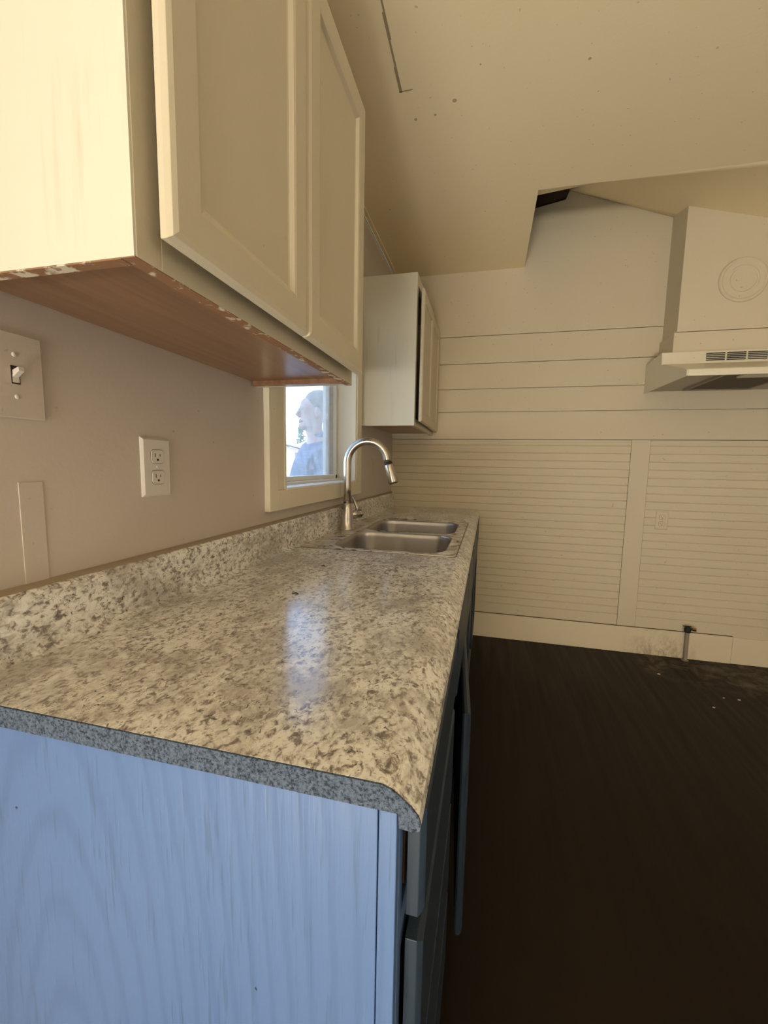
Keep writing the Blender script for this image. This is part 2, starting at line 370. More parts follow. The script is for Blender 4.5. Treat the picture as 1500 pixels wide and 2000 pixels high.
# ---------------------------------------------------------------- wall cabinets
def door_bm(x, y0, y1, z0, z1, t=.019, stile=.062):
    """slab door facing +x: bevelled outer edge, frame and recessed flat panel with a moulded inner lip"""
    bm = bmesh.new()
    def ring(i, xx): return [bm.verts.new((xx, y, z)) for (y, z) in ((y0+i, z0+i), (y1-i, z0+i), (y1-i, z1-i), (y0+i, z1-i))]
    L = [ring(.004, x), ring(0, x+.004), ring(0, x+t-.008), ring(.004, x+t-.002), ring(.011, x+t), ring(stile-.012, x+t), ring(stile-.006, x+t-.0015), ring(stile, x+t-.008), ring(stile+.004, x+t-.009)]
    bm.faces.new(L[0])
    for A, B in zip(L, L[1:]): loopstrip(bm, A, B)
    bm.faces.new(L[-1])
    return bm
def wall_cabinet(name, label, y0, y1, z0, z1, d, doors, gap, under, endmat):
    t = thing(name, label, 'cabinet', (0, (y0+y1)/2, z0))
    X0 = .001
    bm = boxes((X0, y0+.016, z0+.025, .016, y1-.016, z1), (.016, y0+.016, z1-.018, d-.019, y1-.016, z1))
    # face frame
    f0 = d-.019
    for b in ((f0, y0+.003, z0, d, y0+.04, z1), (f0, y1-.04, z0, d, y1-.003, z1), (f0, y0+.04, z0, d, y1-.04, z0+.04), (f0, y0+.04, z1-.05, d, y1-.04, z1), (f0, (y0+y1)/2-.02, z0+.04, d, (y0+y1)/2+.02, z1-.05)): box(bm, *b)
    obj('carcass', bm, m_cab, t, bevel=.0012)
    for ya, yb, yc, yd in ((y0, y0+.016, y0, y0+.003), (y1-.016, y1, y1-.003, y1)):
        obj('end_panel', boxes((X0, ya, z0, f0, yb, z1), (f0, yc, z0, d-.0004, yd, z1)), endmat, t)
    obj('bottom_panel', boxes((X0, y0+.016, z0+.013, f0, y1-.016, z0+.024)), under, t)
    for i, (a, b) in enumerate(doors):
        dr = obj('cabinet_door', door_bm(d+gap[i], a, b, z0+.021, z1-.075), m_cab, t, bevel=.0006)
    return t
c1 = wall_cabinet('wall_cabinet', 'large cream wall cabinet nearest the camera, over outlet and counter, brown wood underside', .4055, 1.161, 1.4298, 2.19, .2964, ((.418, .778), (.783, 1.143)), (.020, .020), m_wood, m_end)
obj('chipped_edge', boxes((.2774, .4065, 1.4288, .2962, 1.160, 1.4300), (.004, .406, 1.4280, .278, .4215, 1.4300)), m_chip, c1)['label'] = 'chipped bare wood along the bottom edge'
obj('cleat', boxes((.004, 1.126, 1.4300, .277, 1.1445, 1.4430)), m_wood, c1)
m_under = mat('dull_underside', (.42, .31, .20), .6)
wall_cabinet('wall_cabinet', 'smaller cream wall cabinet in the far corner, above the counter beyond the window', 2.2223, D-.004, 1.4165, 2.182, .2912, ((2.232, 2.60), (2.605, 2.98)), (.020, .014), m_under, m_end)

# ---------------------------------------------------------------- countertop
SX0, SX1, SY0, SY1 = .075, .558, 1.40, 2.225
ct = thing('countertop', 'long granite-patterned laminate countertop with raised backsplash on blue cabinets', 'countertop', (.3, YN, H))
nose = [(.585, H), (.598, H-.0008), (.607, H-.004), (.616, H-.010), (.626, H-.018), (.633, H-.026), (.6355, H-.034), (.634, H-.040), (.629, H-.0425), (.6145, H-.0415), (.6145, H-.022)]
front = [(SX1, H)]+nose+[(SX1, H-.022)]
full = [(.021, H-.022), (.021, H)]+nose
backp = [(.021, H-.022), (.021, H), (SX0, H), (SX0, H-.022)]
bm = bmesh.new()
prism(bm, full, 'y', YN+.001, SY0); prism(bm, front, 'y', SY0, SY1); prism(bm, backp, 'y', SY0, SY1); prism(bm, full, 'y', SY1, D-.003)
obj('worktop', bm, m_gran, ct, smooth=False)
sp = [(.001, H-.022), (.040, H-.022), (.040, H+.0005), (.031, H+.002), (.0245, H+.0065), (.0215, H+.014), (.0205, H+.085), (.0185, H+.094), (.014, H+.0985), (.007, H+.0995), (.001, H+.0995)]
bm = bmesh.new(); prism(bm, sp, 'y', YN+.001, D-.003)
obj('backsplash', bm, m_gran, ct)
bm = bmesh.new(); prism(bm, [(.001, H+.0985), (.0105, H+.0985), (.007, H+.1035), (.001, H+.1065)], 'y', YN+.001, D-.004)
obj('caulk_line', bm, m_caulk, ct)
endp = [(.001, H-.027), (.001, H+.003)]+[(x, z) for x, z in nose[:-1]]+[(.6135, H-.027)]
endp[1] = (.001, H-.0006); endp = [(x, z-(.0006 if z == H else 0)) for x, z in endp]
bm = bmesh.new(); prism(bm, endp, 'y', YN-.0015, YN+.0008)
obj('raw_edge', bm, m_raw, ct)['label'] = 'rough blue-grey sawn end of the laminate top'
# label residue film in front of the sink
bm = bmesh.new(); prism(bm, [(.424, 1.222), (.535, 1.237), (.528, 1.262), (.478, 1.258), (.421, 1.246)], 'z', H, H+.0004)
m_film2 = bpy.data.materials.new('film_residue'); m_film2.use_nodes = True; t_ = m_film2.node_tree; p_ = t_.nodes['Principled BSDF']
p_.inputs['Base Color'].default_value = (.78, .76, .72, 1); p_.inputs['Alpha'].default_value = .45; p_.inputs['Roughness'].default_value = .5
tag(obj('tape_strip', bm, m_film2), 'pale leftover tape strip stuck on the counter in front of the sink', 'tape')
for (x, y, s, lb) in ((.226, 1.125, .006, 'tiny dark crumb on the counter beside the sink, behind the blue glare'), (.265, .86, .008, 'small curled dark fleck on the counter in the blue glare')):
    bm = bmesh.new(); tube(bm, [(x-s, y-s*.3, H+.001), (x, y+s*.4, H+.0022), (x+s, y+s*.1, H+.001)], [.0008, .0018, .0006], 8)
    tag(obj('crumb', bm, m_black), lb, 'crumb')

# ---------------------------------------------------------------- base cabinets
FX = .612
def base_cab(label, y0, y1, end=False):
    t = thing('base_cabinet', label, 'cabinet', (.3, (y0+y1)/2, 0))
    bm = boxes((.002, y0+.012 if end else y0, .10, .592 if not end else .592, y1, .118), (.55, y0+.02, 0, .562, y1, .10), (.002, y1-.012, .0, .592, y1, .86))
    obj('carcass', bm, m_carcass, t)
    ff = boxes((.593, y0, .10, FX, y0+.022, H-.023), (.593, y1-.02, .10, FX, y1, H-.023), (.593, y0+.022, H-.06, FX, y1-.02, H-.023), (.593, y0+.022, .10, FX, y1-.02, .13), (.593, y0+.022, .69, FX, y1-.02, .74))
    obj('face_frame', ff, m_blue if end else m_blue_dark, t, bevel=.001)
    return t
def drawer_front(t, y0, y1, z0, z1, m, x=.6175):
    bm = bmesh.new()
    def ring(i, xx): return [bm.verts.new((xx, y, z)) for (y, z) in ((y0+i, z0+i), (y1-i, z0+i), (y1-i, z1-i), (y0+i, z1-i))]
    L = [ring(0, x), ring(0, x+.013), ring(.006, x+.019)]
    bm.faces.new(L[0])
    for A, B in zip(L, L[1:]): loopstrip(bm, A, B)
    bm.faces.new(L[-1]); return obj('drawer', bm, m, t, bevel=.0008)
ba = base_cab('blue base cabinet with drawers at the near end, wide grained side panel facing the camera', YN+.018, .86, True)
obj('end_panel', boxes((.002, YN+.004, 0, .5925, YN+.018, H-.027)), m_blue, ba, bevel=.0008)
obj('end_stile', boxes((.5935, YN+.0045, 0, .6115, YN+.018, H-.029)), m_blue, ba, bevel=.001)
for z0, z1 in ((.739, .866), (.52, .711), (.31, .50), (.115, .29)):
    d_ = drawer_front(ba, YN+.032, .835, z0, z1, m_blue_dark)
obj('drawer_box', boxes((.18, YN+.05, .755, .612, .80, .84)), m_carcass, ba)
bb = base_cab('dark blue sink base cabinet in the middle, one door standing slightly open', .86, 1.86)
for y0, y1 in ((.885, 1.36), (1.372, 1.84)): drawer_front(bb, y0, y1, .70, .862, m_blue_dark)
def base_door(t, y0, y1, z0, z1, ang=0):
    bm = door_bm(0, 0, y1-y0, z0, z1, .019, .055)
    # hinge at the far edge, near edge swings out
    Mx = Matrix.Translation((.6135, y1, 0)) @ Matrix.Rotation(math.radians(ang), 4, 'Z') @ Matrix.Translation((0, -(y1-y0), 0))
    bmesh.ops.transform(bm, matrix=Mx, verts=bm.verts)
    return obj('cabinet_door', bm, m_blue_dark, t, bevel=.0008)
base_door(bb, .885, 1.362, .115, .668, 4.5); base_door(bb, 1.372, 1.84, .115, .668)
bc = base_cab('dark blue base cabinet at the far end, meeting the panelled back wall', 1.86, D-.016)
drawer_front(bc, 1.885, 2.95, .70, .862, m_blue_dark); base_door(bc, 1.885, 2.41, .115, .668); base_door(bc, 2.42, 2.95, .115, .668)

# ---------------------------------------------------------------- sink
def addloop_(b_, pts): return [b_.verts.new(p) for p in pts]
sk_ = thing('kitchen_sink', 'double-bowl stainless steel sink set into the countertop', 'sink', (.31, 1.81, H))
bm = bmesh.new()
ox, oy, ow, oh = .3125, 1.8125, .555, .895
def addloop(pts): return [bm.verts.new(p) for p in pts]
o1 = addloop(rrect(ox, oy, ow, oh, .022, H+.0003)); o2 = addloop(rrect(ox, oy, ow-.004, oh-.004, .02, H+.0035)); o3 = addloop(rrect(ox, oy, ow-.014, oh-.014, .017, H+.004)); o4 = addloop(rrect(ox, oy, ow-.022, oh-.022, .015, H+.002))
for A, B in ((o1, o2), (o2, o3), (o3, o4)): loopstrip(bm, A, B)
bowls = [(.343, 1.592, .405, .372), (.343, 2.007, .405, .372)]
edges = [bm.edges.get((o4[i], o4[(i+1) % len(o4)])) for i in range(len(o4))]
inner = []
for (bx, by, bw, bh) in bowls:
    L = addloop(rrect(bx, by, bw+.012, bh+.012, .075, H+.002)); inner.append(L)
    edges += [bm.edges.new((L[i], L[(i+1) % len(L)])) for i in range(len(L))]
bmesh.ops.triangle_fill(bm, edges=edges, use_beauty=True)
obj('sink_rim', bm, m_rim, sk_)
bm = bmesh.new(); loopstrip(bm, addloop_(bm, rrect(ox, oy, ow+.005, oh+.005, .024, H+.0004)), addloop_(bm, rrect(ox, oy, ow-.002, oh-.002, .022, H+.0012))); obj('rim_shadow', bm, m_dark_line, sk_)  # dark ring paints the shadow outline round the sink rim
for (bx, by, bw, bh) in bowls:
    bm = bmesh.new(); prev = None
    for (g, r, z) in ((.012, .075, H+.002), (.006, .072, H+.0012), (.001, .07, H-.004), (0, .07, H-.02), (-.012, .066, H-.13), (-.03, .055, H-.165), (-.08, .04, H-.18), (-.28, .03, H-.186)):
        L = addloop(rrect(bx, by, bw+g, bh+g, r, z))
        if prev: loopstrip(bm, prev, L)
        prev = L
    bm.faces.new(prev)
    bw_ = obj('sink_bowl', bm, m_steel, sk_, smooth=True)
    bm = bmesh.new(); bmesh.ops.create_cone(bm, cap_ends=True, segments=24, radius1=.04, radius2=.036, depth=.004, matrix=Matrix.Translation((bx, by, H-.184)))
    obj('drain', bm, m_nickel, bw_)
bm = boxes((.118, 1.385, H+.0015, .121, 2.24, H+.0035)); obj('deck_ridge', bm, m_rim, sk_, bevel=.001)
bm = bmesh.new(); bmesh.ops.create_cone(bm, cap_ends=True, segments=24, radius1=.02, radius2=.017, depth=.004, matrix=Matrix.Translation((.075, 1.66, H+.005)))
obj('hole_cover', bm, m_nickel, sk_)

# ---------------------------------------------------------------- faucet
FXc, FYc = .068, 1.80
fa = thing('kitchen_faucet', 'brushed nickel gooseneck faucet with pull-down head, standing behind the sink bowls', 'faucet', (FXc, FYc, H+.003))
bm = bmesh.new(); tube(bm, [(FXc, FYc, H+.002), (FXc, FYc, H+.006), (FXc, FYc, H+.012), (FXc, FYc, H+.05), (FXc, FYc, H+.10), (FXc, FYc, H+.118), (FXc, FYc, H+.122)], [.036, .036, .0315, .030, .026, .0215, .0195], 32)
obj('faucet_base', bm, m_nickel, fa, smooth=True)
# gooseneck leaves upward, arcs over towards the room
dirx, diry = math.cos(math.radians(8)), math.sin(math.radians(8))
R0 = .090; zc0 = H+.303; pts = [(FXc, FYc, H+.118), (FXc, FYc, H+.2), (FXc, FYc, zc0)]
for k in range(1, 22):
    a = math.pi*(1-k/22*0.97); rr_ = R0+R0*math.cos(a); pts.append((FXc+dirx*rr_, FYc+diry*rr_, zc0+R0*math.sin(a)*1.08))
_d = (Vector(pts[-1])-Vector(pts[-2])).normalized(); pts.append(tuple(Vector(pts[-1])+_d*.018))
bm = bmesh.new(); tube(bm, pts, .0168, 24); obj('gooseneck', bm, m_nickel, fa, smooth=True)
e = Vector(pts[-1]); ddn = (Vector(pts[-1])-Vector(pts[-2])).normalized()
bm = bmesh.new(); tube(bm, [e, e+ddn*.004, e+ddn*.01], [.0178, .0184, .0178], 24); obj('swivel_ring', bm, m_black, fa, smooth=True)
bm = bmesh.new(); tube(bm, [e+ddn*.008, e+ddn*.012, e+ddn*.05, e+ddn*.088, e+ddn*.094, e+ddn*.094], [.0180, .0192, .0215, .0245, .0235, .012], 28); hd = obj('spray_head', bm, m_nickel, fa, smooth=True)
bm = bmesh.new(); tube(bm, [e+ddn*.0935, e+ddn*.097], .018, 20); obj('spray_nozzle', bm, m_black, hd)
hv = bmesh.new(); hz = H+.066
hx_, hy_ = .60, .80
tube(hv, [(FXc+hx_*t_, FYc+hy_*t_, hz+t_*.06) for t_ in (.015, .045, .074, .080)], [.020, .021, .0205, .015], 24)
hk = obj('handle_hub', hv, m_nickel, fa, smooth=True)
bm = bmesh.new(); tube(bm, [(FXc+.036, FYc+.048, hz+.012), (FXc+.030, FYc+.050, hz+.035), (FXc+.018, FYc+.052, hz+.060), (FXc+.008, FYc+.054, hz+.082)], [.009, .0075, .0062, .0068], 16)
obj('lever', bm, m_nickel, hk, smooth=True)

# ---------------------------------------------------------------- outlets and switch
def outlet(label, place, m, ww=.080, hh=.122, group=None):
    """plate built facing +x at the origin, then placed by matrix"""
    bm = bmesh.new()
    def ring(i, x): return [bm.verts.new((x, y, z)) for (y, z) in ((-ww/2+i, -hh/2+i), (ww/2-i, -hh/2+i), (ww/2-i, hh/2-i), (-ww/2+i, hh/2-i))]
    L = [ring(0, 0), ring(0, .002), ring(.005, .0058)]
    bm.faces.new(L[0])
    for A, B in zip(L, L[1:]): loopstrip(bm, A, B)
    bm.faces.new(L[-1])
    bmesh.ops.transform(bm, matrix=place, verts=bm.verts)
    t = thing('wall_outlet', label, 'outlet', place.translation)
    obj('cover_plate', bm, m, t, bevel=.0008)
    for s in (-1, 1):
        bm = bmesh.new(); pts = []
        for k in range(28):
            a = 2*math.pi*k/28; pts.append((max(-.0165, min(.0165, .0195*math.cos(a))), s*.0215+max(-.0140, min(.0140, .0175*math.sin(a)))))
        prism(bm, pts, 'x', .0048, .0072); bmesh.ops.transform(bm, matrix=place, verts=bm.verts)
        f_ = obj('receptacle_face', bm, m, t, bevel=.0004)
        bm = bmesh.new()
        pts2 = [(y*1.05, s*.0215+(z-s*.0215)*1.05) for y, z in pts]
        prism(bm, pts2, 'x', .0048, .0061); bmesh.ops.transform(bm, matrix=place, verts=bm.verts); obj('shadow_gap', bm, m_slot, t)
        bm = boxes((.007, -.0075, s*.0215-.001, .0075, -.0058, s*.0215+.007), (.007, .0055, s*.0215, .0075, .0070, s*.0215+.006))
        bmesh.ops.create_cone(bm, cap_ends=True, segments=12, radius1=.0026, radius2=.0026, depth=.0006, matrix=Matrix.Translation((.0073, 0, s*.0215-.0065)) @ Matrix.Rotation(math.pi/2, 4, 'Y'))
        bmesh.ops.transform(bm, matrix=place, verts=bm.verts); obj('plug_slots', bm, m_slot, f_)
    bm = bmesh.new(); bmesh.ops.create_cone(bm, cap_ends=True, segments=14, radius1=.0032, radius2=.0028, depth=.0015, matrix=Matrix.Translation((.0062, 0, 0)) @ Matrix.Rotation(math.pi/2, 4, 'Y'))
    box(bm, .0069, -.0026, -.0004, .0071, .0026, .0004)
    bmesh.ops.transform(bm, matrix=place, verts=bm.verts); obj('screw', bm, m, t)
    return t
outlet('clean white duplex outlet on the left wall beneath the large wall cabinet', Matrix.Translation((0, .748, 1.1945)), m_white)
outlet('small painted-over duplex outlet low on the beaded back wall', Matrix.Translation((1.765, D, .888)) @ Matrix.Rotation(-math.pi/2, 4, 'Z'), m_back, .072, .116)
t = thing('light_switch', 'painted-over toggle light switch on the left wall below the large cabinet', 'switch', (0, .4835, 1.3275))
obj('cover_plate', boxes((0, .4435, 1.2665, .0048, .5235, 1.3885)), m_wall, t, bevel=.0015)
obj('toggle_slot', boxes((.0045, .4775, 1.3155, .0052, .4895, 1.3415)), m_slot, t)
obj('toggle_collar', boxes((.0045, .4790, 1.3175, .0056, .4880, 1.3285)), m_oldw, t)
bm = bmesh.new(); prism(bm, [(.003, 1.3235), (.003, 1.3345), (.0165, 1.3395), (.0175, 1.3335)], 'y', .4795, .4875); obj('toggle', bm, m_white, t, bevel=.0006)
for z in (1.3275-.030, 1.3275+.030):
    bm = bmesh.new(); bmesh.ops.create_uvsphere(bm, u_segments=14, v_segments=8, radius=.0035, matrix=Matrix.Translation((.0048, .4835, z)) @ Matrix.Diagonal((.6, 1, 1, 1))); obj('screw', bm, m_white, t, smooth=True)
bp_ = boxes((0, 2.437, 1.128, .004, 2.507, 1.246)); box(bp_, .004, 2.462, 1.150, .0055, 2.482, 1.224)
tag(obj('blank_plate', bp_, m_wall, bevel=.0015), 'painted-over cover plate on the left wall behind the faucet', 'cover plate')

# ---------------------------------------------------------------- range hood
hx0, hx1 = 1.60, 2.36
rh = thing('range_hood', 'cream under-cabinet range hood on the back wall with greasy filter', 'range hood', ((hx0+hx1)/2, 2.7, 1.67))
zb = 1.676; YB = D-.004
side = [(YB, zb), (YB, 1.848), (2.74, 1.860), (2.735, 1.792), (2.41, 1.700), (2.402, 1.694), (2.400, 1.668), (2.41, zb-.010)]
bm = bmesh.new()
prism(bm, side, 'x', hx0, hx0+.006); prism(bm, side, 'x', hx1-.006, hx1)
for pr in ([(2.74, 1.860), (YB, 1.848), (YB, 1.842), (2.745, 1.854)], [(2.74, 1.860), (2.735, 1.792), (2.741, 1.792), (2.746, 1.858)], [(2.735, 1.795), (2.41, 1.702), (2.413, 1.696), (2.737, 1.789)], [(2.411, 1.702), (2.400, 1.696), (2.400, 1.666), (2.412, 1.666)]):
    prism(bm, pr, 'x', hx0+.006, hx1-.006)
obj('hood_shell', bm, m_hood, rh, bevel=.0012)
bm = bmesh.new()
for i in range(3):
    xa = 1.815+i*.098
    for j in range(5): z_ = 1.808+j*.009; box(bm, xa, 2.7325, z_, xa+.088, 2.7375, z_+.0042)
obj('vent_slots', bm, m_slot, rh)
m_hin = mat('hood_inside', (.42, .37, .29), .5)
obj('underside_pan', boxes((hx0+.007, 2.414, 1.688, hx1-.007, YB, 1.691)), m_hin, rh)
fl = obj('grease_filter', boxes((1.80, 2.47, 1.680, 2.10, 2.90, 1.687)), m_grease, rh, bevel=.002)
obj('filter_frame', boxes((1.785, 2.46, 1.6765, 1.80, 2.915, 1.6875), (2.10, 2.46, 1.6765, 2.115, 2.915, 1.6875), (1.80, 2.9, 1.6765, 2.10, 2.915, 1.6875)), m_pipe, fl)
obj('lamp_lens', boxes((1.87, 2.43, 1.672, 2.03, 2.53, 1.6865)), mat('lens_plastic', (.62, .56, .44), .4), rh, bevel=.003)

# round vent cover on the chase
vc = thing('vent_cover', 'round cream blanking cover high on the duct chase above the hood', 'vent cover', (1.970, YC, 2.235))
prof = [(.0, .004), (.060, .004), (.064, .008), (.070, .009), (.076, .006), (.096, .006), (.104, .011), (.110, .011), (.115, .006), (.117, 0)]
bm = bmesh.new(); prev = None; seg = 48
for r, h_ in prof[1:]:
    L = [bm.verts.new((1.970+r*math.cos(2*math.pi*k/seg), YC-h_, 2.235+r*math.sin(2*math.pi*k/seg))) for k in range(seg)]
    if prev: loopstrip(bm, prev, L)
    else: bm.faces.new(L)
    prev = L
bm.faces.new(prev)
obj('cover_disc', bm, m_back, vc, smooth=False, bevel=.001)

# gas valve on its pipe
gv = thing('gas_valve', 'capped gas shutoff valve on a short pipe rising from the floor by the baseboard', 'gas valve', (1.955, D-.035, 0))
bm = bmesh.new(); tube(bm, [(1.958, D-.035, 0), (1.956, D-.035, .19)], .011, 16); tube(bm, [(1.957, D-.035, 0), (1.957, D-.035, .004)], .02, 16)
obj('pipe', bm, m_pipe, gv, smooth=False)
bm = bmesh.new(); tube(bm, [(1.956, D-.035, .185), (1.956, D-.035, .197), (1.956, D-.035, .215), (1.956, D-.035, .222)], [.016, .019, .017, .01], 12); obj('valve_body', bm, m_black, gv)
bm = boxes((1.926, D-.040, .2225, 1.975, D-.030, .2265)); obj('valve_handle', bm, m_black, gv, bevel=.0015)
bm = bmesh.new(); tube(bm, [(1.968, D-.037, .209), (1.980, D-.040, .209)], .009, 12); obj('side_nipple', bm, m_black, gv)
bm = bmesh.new(); tube(bm, [(1.979, D-.041, .209), (1.998, D-.046, .209)], [.0125, .0125], 6); obj('flare_cap', bm, m_brass, gv)

# paint flakes on the floor
for (x, y, s, lb) in ((1.72, 2.70, .012, 'largest pale paint flake on the dark floor, nearest the counter'), (1.96, 2.50, .006, 'tiny pale paint flake on the floor in the middle of the smeared patch'),
                      (2.03, 2.50, .010, 'thin pale paint flake on the floor towards the right edge'), (1.86, 2.38, .007, 'small pale paint flake on the floor at the near side of the smeared patch'), (1.40, .93, .006, 'lone pale speck on the dark floor in the foreground')):
    bm = bmesh.new(); pts = [(x+s*random.uniform(.6, 1.1)*math.cos(a), y+s*random.uniform(.4, .9)*math.sin(a)) for a in [k*math.pi/3.5 for k in range(7)]]
    prism(bm, pts, 'z', .0002, .0018); tag(obj('paint_flake', bm, m_flake), lb, 'paint flake')

# ---------------------------------------------------------------- outside
GZ = -.2
o = struct('ground', boxes((-60, -20, GZ-.3, -.13, 70, GZ)), mat('dry_ground', (.42, .38, .30), .9))
m_roofs = mat('pale_roof', (.55, .50, .44), .8); m_stucco = mat('peach_stucco', (.70, .55, .44), .85); m_winx = mat('dark_window', (.08, .1, .12), .1)
def house(label, cx, cy, w, d_, eave, ridge, rot, group=None):
    t = thing('neighbour_house', label, 'house', (cx, cy, GZ))
    Mx = Matrix.Translation((cx, cy, 0)) @ Matrix.Rotation(rot, 4, 'Z')
    bm = bmesh.new(); prism(bm, [(-w/2, GZ), (w/2, GZ), (w/2, eave), (0, ridge-.15), (-w/2, eave)], 'y', -d_/2, d_/2); bmesh.ops.transform(bm, matrix=Mx, verts=bm.verts); obj('wall', bm, m_stucco, t)
    bm = bmesh.new(); ov = .5; sl = (ridge-eave)/(w/2)
    prism(bm, [(-w/2-ov, eave-ov*sl), (0, ridge), (w/2+ov, eave-ov*sl), (w/2+ov, eave-ov*sl+.2), (0, ridge+.2), (-w/2-ov, eave-ov*sl+.2)], 'y', -d_/2-.5, d_/2+.5); bmesh.ops.transform(bm, matrix=Mx, verts=bm.verts); obj('roof', bm, m_roofs, t)
    for x in (-w/4, w/4):
        bm = boxes((x-.5, -d_/2-.04, GZ+1.1, x+.5, -d_/2, GZ+2.1)); bmesh.ops.transform(bm, matrix=Mx, verts=bm.verts); obj('window', bm, m_winx, t)
house('pale-roofed neighbouring house seen through the window, nearer and lower', -14.5, 29.5, 7, 8, 1.75, 2.6, .35)
house('second neighbouring gabled house behind, at the person\'s elbow through the window', -15.5, 42, 6, 8, 2.5, 3.9, .2)
m_conif = mat('conifer_green', (.05, .12, .08), .9); m_leaf = mat('yellow_green_leaves', (.33, .36, .07), .8); m_bark = mat('bark', (.12, .08, .05), .9)
def foliage(bm, cx, cy, cz, rx, rz, n_, sz):
    for _ in range(n_):
        a = random.uniform(0, 6.283); u = random.uniform(-1, 1); r = random.uniform(.55, 1)
        s_ = math.sqrt(1-u*u); p = Vector((cx+rx*r*s_*math.cos(a), cy+rx*r*s_*math.sin(a), cz+rz*r*u))
        q = [p+Vector((random.uniform(-sz, sz), random.uniform(-sz, sz), random.uniform(-sz, sz))) for _ in range(3)]
        bm.faces.new([bm.verts.new(v) for v in q])
def tree(name, label, x, y, h, rx, kind):
    t = thing(name, label, 'tree', (x, y, GZ))
    bm = bmesh.new(); tube(bm, [(x, y, GZ), (x, y, GZ+h*.75)], [.14, .05], 8); obj('trunk', bm, m_bark, t)
    bm = bmesh.new()
    if kind:
        for k in range(9):
            f_ = k/8; foliage(bm, x, y, GZ+h*(.3+.68*f_), rx*(1-f_*.85), h*.06, 110, .22)
        obj('crown', bm, m_conif, t)
    else:
        foliage(bm, x, y, GZ+h*.62, rx, h*.38, 1500, .2); obj('crown', bm, m_leaf, t)
tree('conifer', 'tall dark conifer beyond the roofs, at the left side of the window view', -24.5, 54, 7.1, 1.2, 1)
tree('conifer', 'middle dark conifer beyond the roofs, second from the window edge', -21.9, 53.5, 6.9, 1.0, 1)
tree('conifer', 'shorter dark conifer beyond the roofs, closest to the person', -21.3, 57.5, 5.8, 1.0, 1)
tree('leafy_tree', 'round yellow-green tree beside the neighbouring roofs', -19.6, 38.0, 3.7, 1.2, 0)

# ---------------------------------------------------------------- person outside the window
PX, PY = -.43, 2.63; yaw = math.atan2(-.80, -.60)   # forward direction (x,y)
PF = Vector((-.80, -.60, 0)); PR = Vector((-.60, .80, 0))   # forward, the body's right hand side
def L(f_, r_, z_): return Vector((PX, PY, GZ))+PF*f_+PR*r_+Vector((0, 0, z_))
m_skin = mat('skin', (.72, .50, .44), .5); m_shirt = mat('blue_denim_shirt', (.13, .19, .33), .9); m_pants = mat('dark_trousers', (.05, .06, .09), .9)
n = N(m_shirt); g = n.noise(n.mp((60, 60, 60)), 1, 5, .7); n.set('Base Color', n.ramp(g, (.35, (.10, .15, .27)), (.65, (.20, .27, .42))))
m_hair = mat('grey_hair', (.35, .30, .27), .8); m_wire = mat('spectacle_frame', (.7, .68, .65), .3, .8)
pr_ = thing('person', 'person in a blue denim shirt and glasses standing outside the kitchen window', 'person', (PX, PY, GZ))
def skinned(name, verts, edges, rad, m, parent, sub=2, root=0, smooth=True):
    me = bpy.data.meshes.new(name); me.from_pydata([tuple(v) for v in verts], edges, []); o = bpy.data.objects.new(name, me); C.objects.link(o)
    md = o.modifiers.new('skin', 'SKIN'); md.use_smooth_shade = True
    for i, r in enumerate(rad):
        sv = me.skin_vertices[0].data[i]; sv.radius = r if isinstance(r, tuple) else (r, r)
        sv.use_root = (i == root)
    sb = o.modifiers.new('sub', 'SUBSURF'); sb.levels = sub; sb.render_levels = sub
    me.materials.append(m); o.parent = parent; o.matrix_parent_inverse = Matrix.Translation(-Vector(parent.location)); return o
V = []; Ed = []; Rd = []
def add(p, r, frm=None):
    V.append(p); Rd.append(r)
    if frm is not None: Ed.append((frm, len(V)-1))
    return len(V)-1
pel = add(L(0, 0, 1.0), (.15, .115)); sp1 = add(L(.02, 0, 1.14), (.15, .125), pel); sp2 = add(L(.02, 0, 1.32), (.16, .12), sp1); sp3 = add(L(-.01, 0, 1.47), (.10, .085), sp2)
nk = add(L(.0, 0, 1.57), .058, sp3); nk2 = add(L(.02, 0, 1.63), .056, nk); hdv = add(L(.035, 0, 1.70), (.070, .088), nk2); hdv2 = add(L(.03, 0, 1.775), (.076, .095), hdv); hdv3 = add(L(.02, 0, 1.835), (.060, .075), hdv2)
for s in (1, -1):
    sh = add(L(-.01, s*.18, 1.47), .058, sp3); el = add(L(-.03, s*.235, 1.18), .045, sh); wr = add(L(.04, s*.25, .94), .029, el)
    pm = add(L(.055, s*.25, .87), (.038, .018), wr)
    for fi, (off, ln) in enumerate(((.028, .075), (.010, .085), (-.008, .08), (-.026, .062))):
        k1 = add(L(.055+off, s*.252, .835), .0095, pm); k2 = add(L(.056+off*1.1, s*.248, .835-ln*.5), .0085, k1); add(L(.054+off*1.1, s*.236, .835-ln*.95), .007, k2)
    th = add(L(.09, s*.24, .88), .011, pm); add(L(.105, s*.232, .845), .009, th)
    hp = add(L(0, s*.09, .93), .09, pel); kn = add(L(.015, s*.1, .52), .058, hp); an = add(L(-.01, s*.1, .09), .037, kn); he = add(L(.02, s*.1, .035), .034, an); add(L(.17, s*.115, .03), .028, he)
skinned('body', V, Ed, Rd, m_skin, pr_)
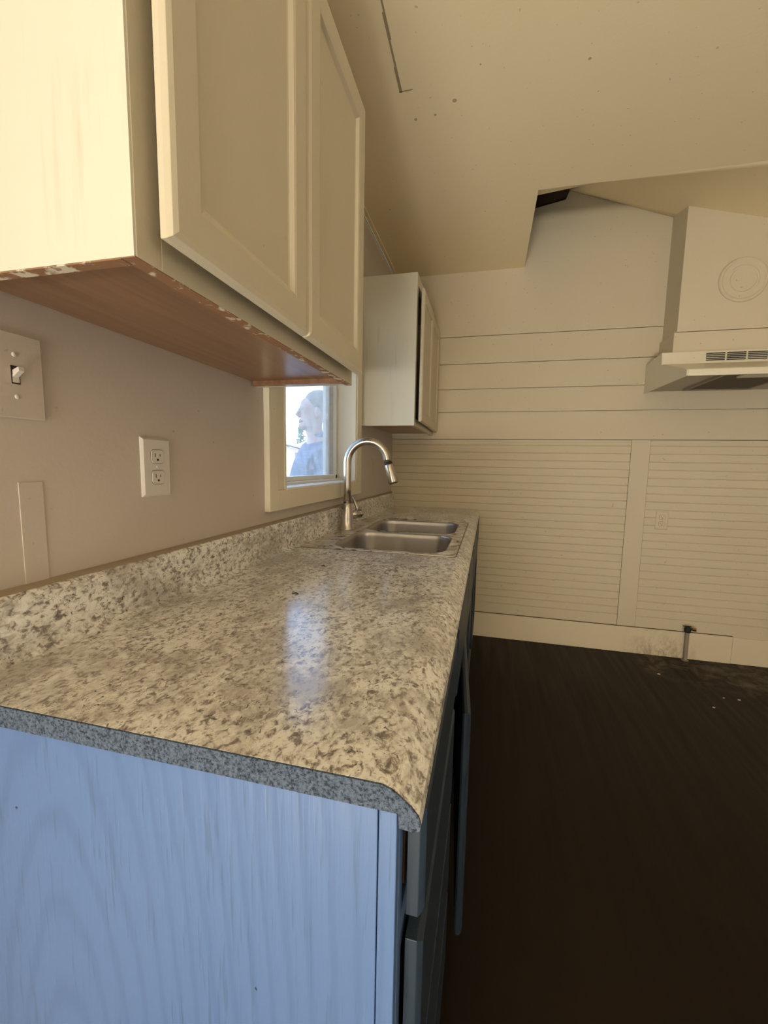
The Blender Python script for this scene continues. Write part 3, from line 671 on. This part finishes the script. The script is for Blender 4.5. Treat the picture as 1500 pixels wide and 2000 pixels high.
# face features
def blob(name, c, sc, m, parent, rotz=None):
    bm = bmesh.new(); bmesh.ops.create_uvsphere(bm, u_segments=20, v_segments=14, radius=1)
    Rm = Matrix((PF, PR, Vector((0, 0, 1)))).transposed().to_4x4()
    bmesh.ops.transform(bm, matrix=Matrix.Translation(c) @ Rm @ Matrix.Diagonal((*sc, 1)), verts=bm.verts); return obj(name, bm, m, parent, smooth=True)
bm = bmesh.new(); tube(bm, [L(.104, 0, 1.768), L(.116, 0, 1.745), L(.130, 0, 1.722), L(.108, 0, 1.706)], [.008, .0105, .015, .011], 14); obj('nose', bm, m_skin, pr_, smooth=True)
blob('mouth', L(.100, 0, 1.680), (.014, .026, .006), mat('lips', (.45, .2, .18), .5), pr_)
blob('chin', L(.085, 0, 1.648), (.036, .036, .028), m_skin, pr_)
for s in (1, -1):
    blob('ear', L(.015, s*.078, 1.735), (.020, .009, .032), m_skin, pr_)
    blob('eye', L(.104, s*.031, 1.757), (.010, .013, .009), mat('eye', (.75, .72, .7), .2), pr_)
blob('hair', L(-.018, 0, 1.805), (.100, .090, .082), m_hair, pr_)
gs = bmesh.new()
for s in (1, -1):
    c_ = L(.122, s*.032, 1.757); pts = [c_+PR*(.026*math.cos(a))+Vector((0, 0, .018*math.sin(a))) for a in [k*2*math.pi/16 for k in range(17)]]
    tube(gs, pts, .0018, 6); tube(gs, [L(.120, s*.058, 1.760), L(.09, s*.080, 1.763), L(.02, s*.086, 1.765)], .0018, 6)
tube(gs, [L(.125, -.008, 1.76), L(.125, .008, 1.76)], .0018, 6); obj('glasses', gs, m_wire, pr_)
# shirt: torso and sleeves, trousers, shoes
V = []; Ed = []; Rd = []
a = add(L(.03, 0, .93), (.19, .155)); b = add(L(.05, 0, 1.10), (.195, .185), a); c = add(L(.04, 0, 1.28), (.19, .16), b); d = add(L(0, 0, 1.47), (.15, .11), c); e_ = add(L(.0, 0, 1.565), (.085, .08), d)
for s in (1, -1):
    sh = add(L(-.01, s*.19, 1.46), .082, d); el = add(L(-.03, s*.245, 1.18), .068, sh); add(L(.035, s*.257, .97), .046, el)
skinned('shirt', V, Ed, Rd, m_shirt, pr_)
bm = bmesh.new(); cp = [L(.066*math.cos(t_)-.002, .066*math.sin(t_), 1.575-.018*math.cos(t_)) for t_ in [k*2*math.pi/20 for k in range(20)]]; cq = [p+Vector((0, 0, .028)) for p in cp]; loopstrip(bm, [bm.verts.new(p) for p in cp], [bm.verts.new(L(0, 0, 0)+(p-L(0, 0, 0))) for p in cq]); cl_ = obj('collar', bm, m_shirt, pr_, smooth=True); cs_ = cl_.modifiers.new('s', 'SOLIDIFY'); cs_.thickness = .012
V = []; Ed = []; Rd = []
a = add(L(.01, 0, .97), (.165, .135))
for s in (1, -1):
    hp = add(L(0, s*.095, .88), .112, a); kn = add(L(.01, s*.1, .52), .082, hp); add(L(-.01, s*.1, .08), .068, kn)
skinned('trousers', V, Ed, Rd, m_pants, pr_)
for s in (1, -1): blob('shoe', L(.055, s*.107, .045), (.15, .052, .048), m_black, pr_)
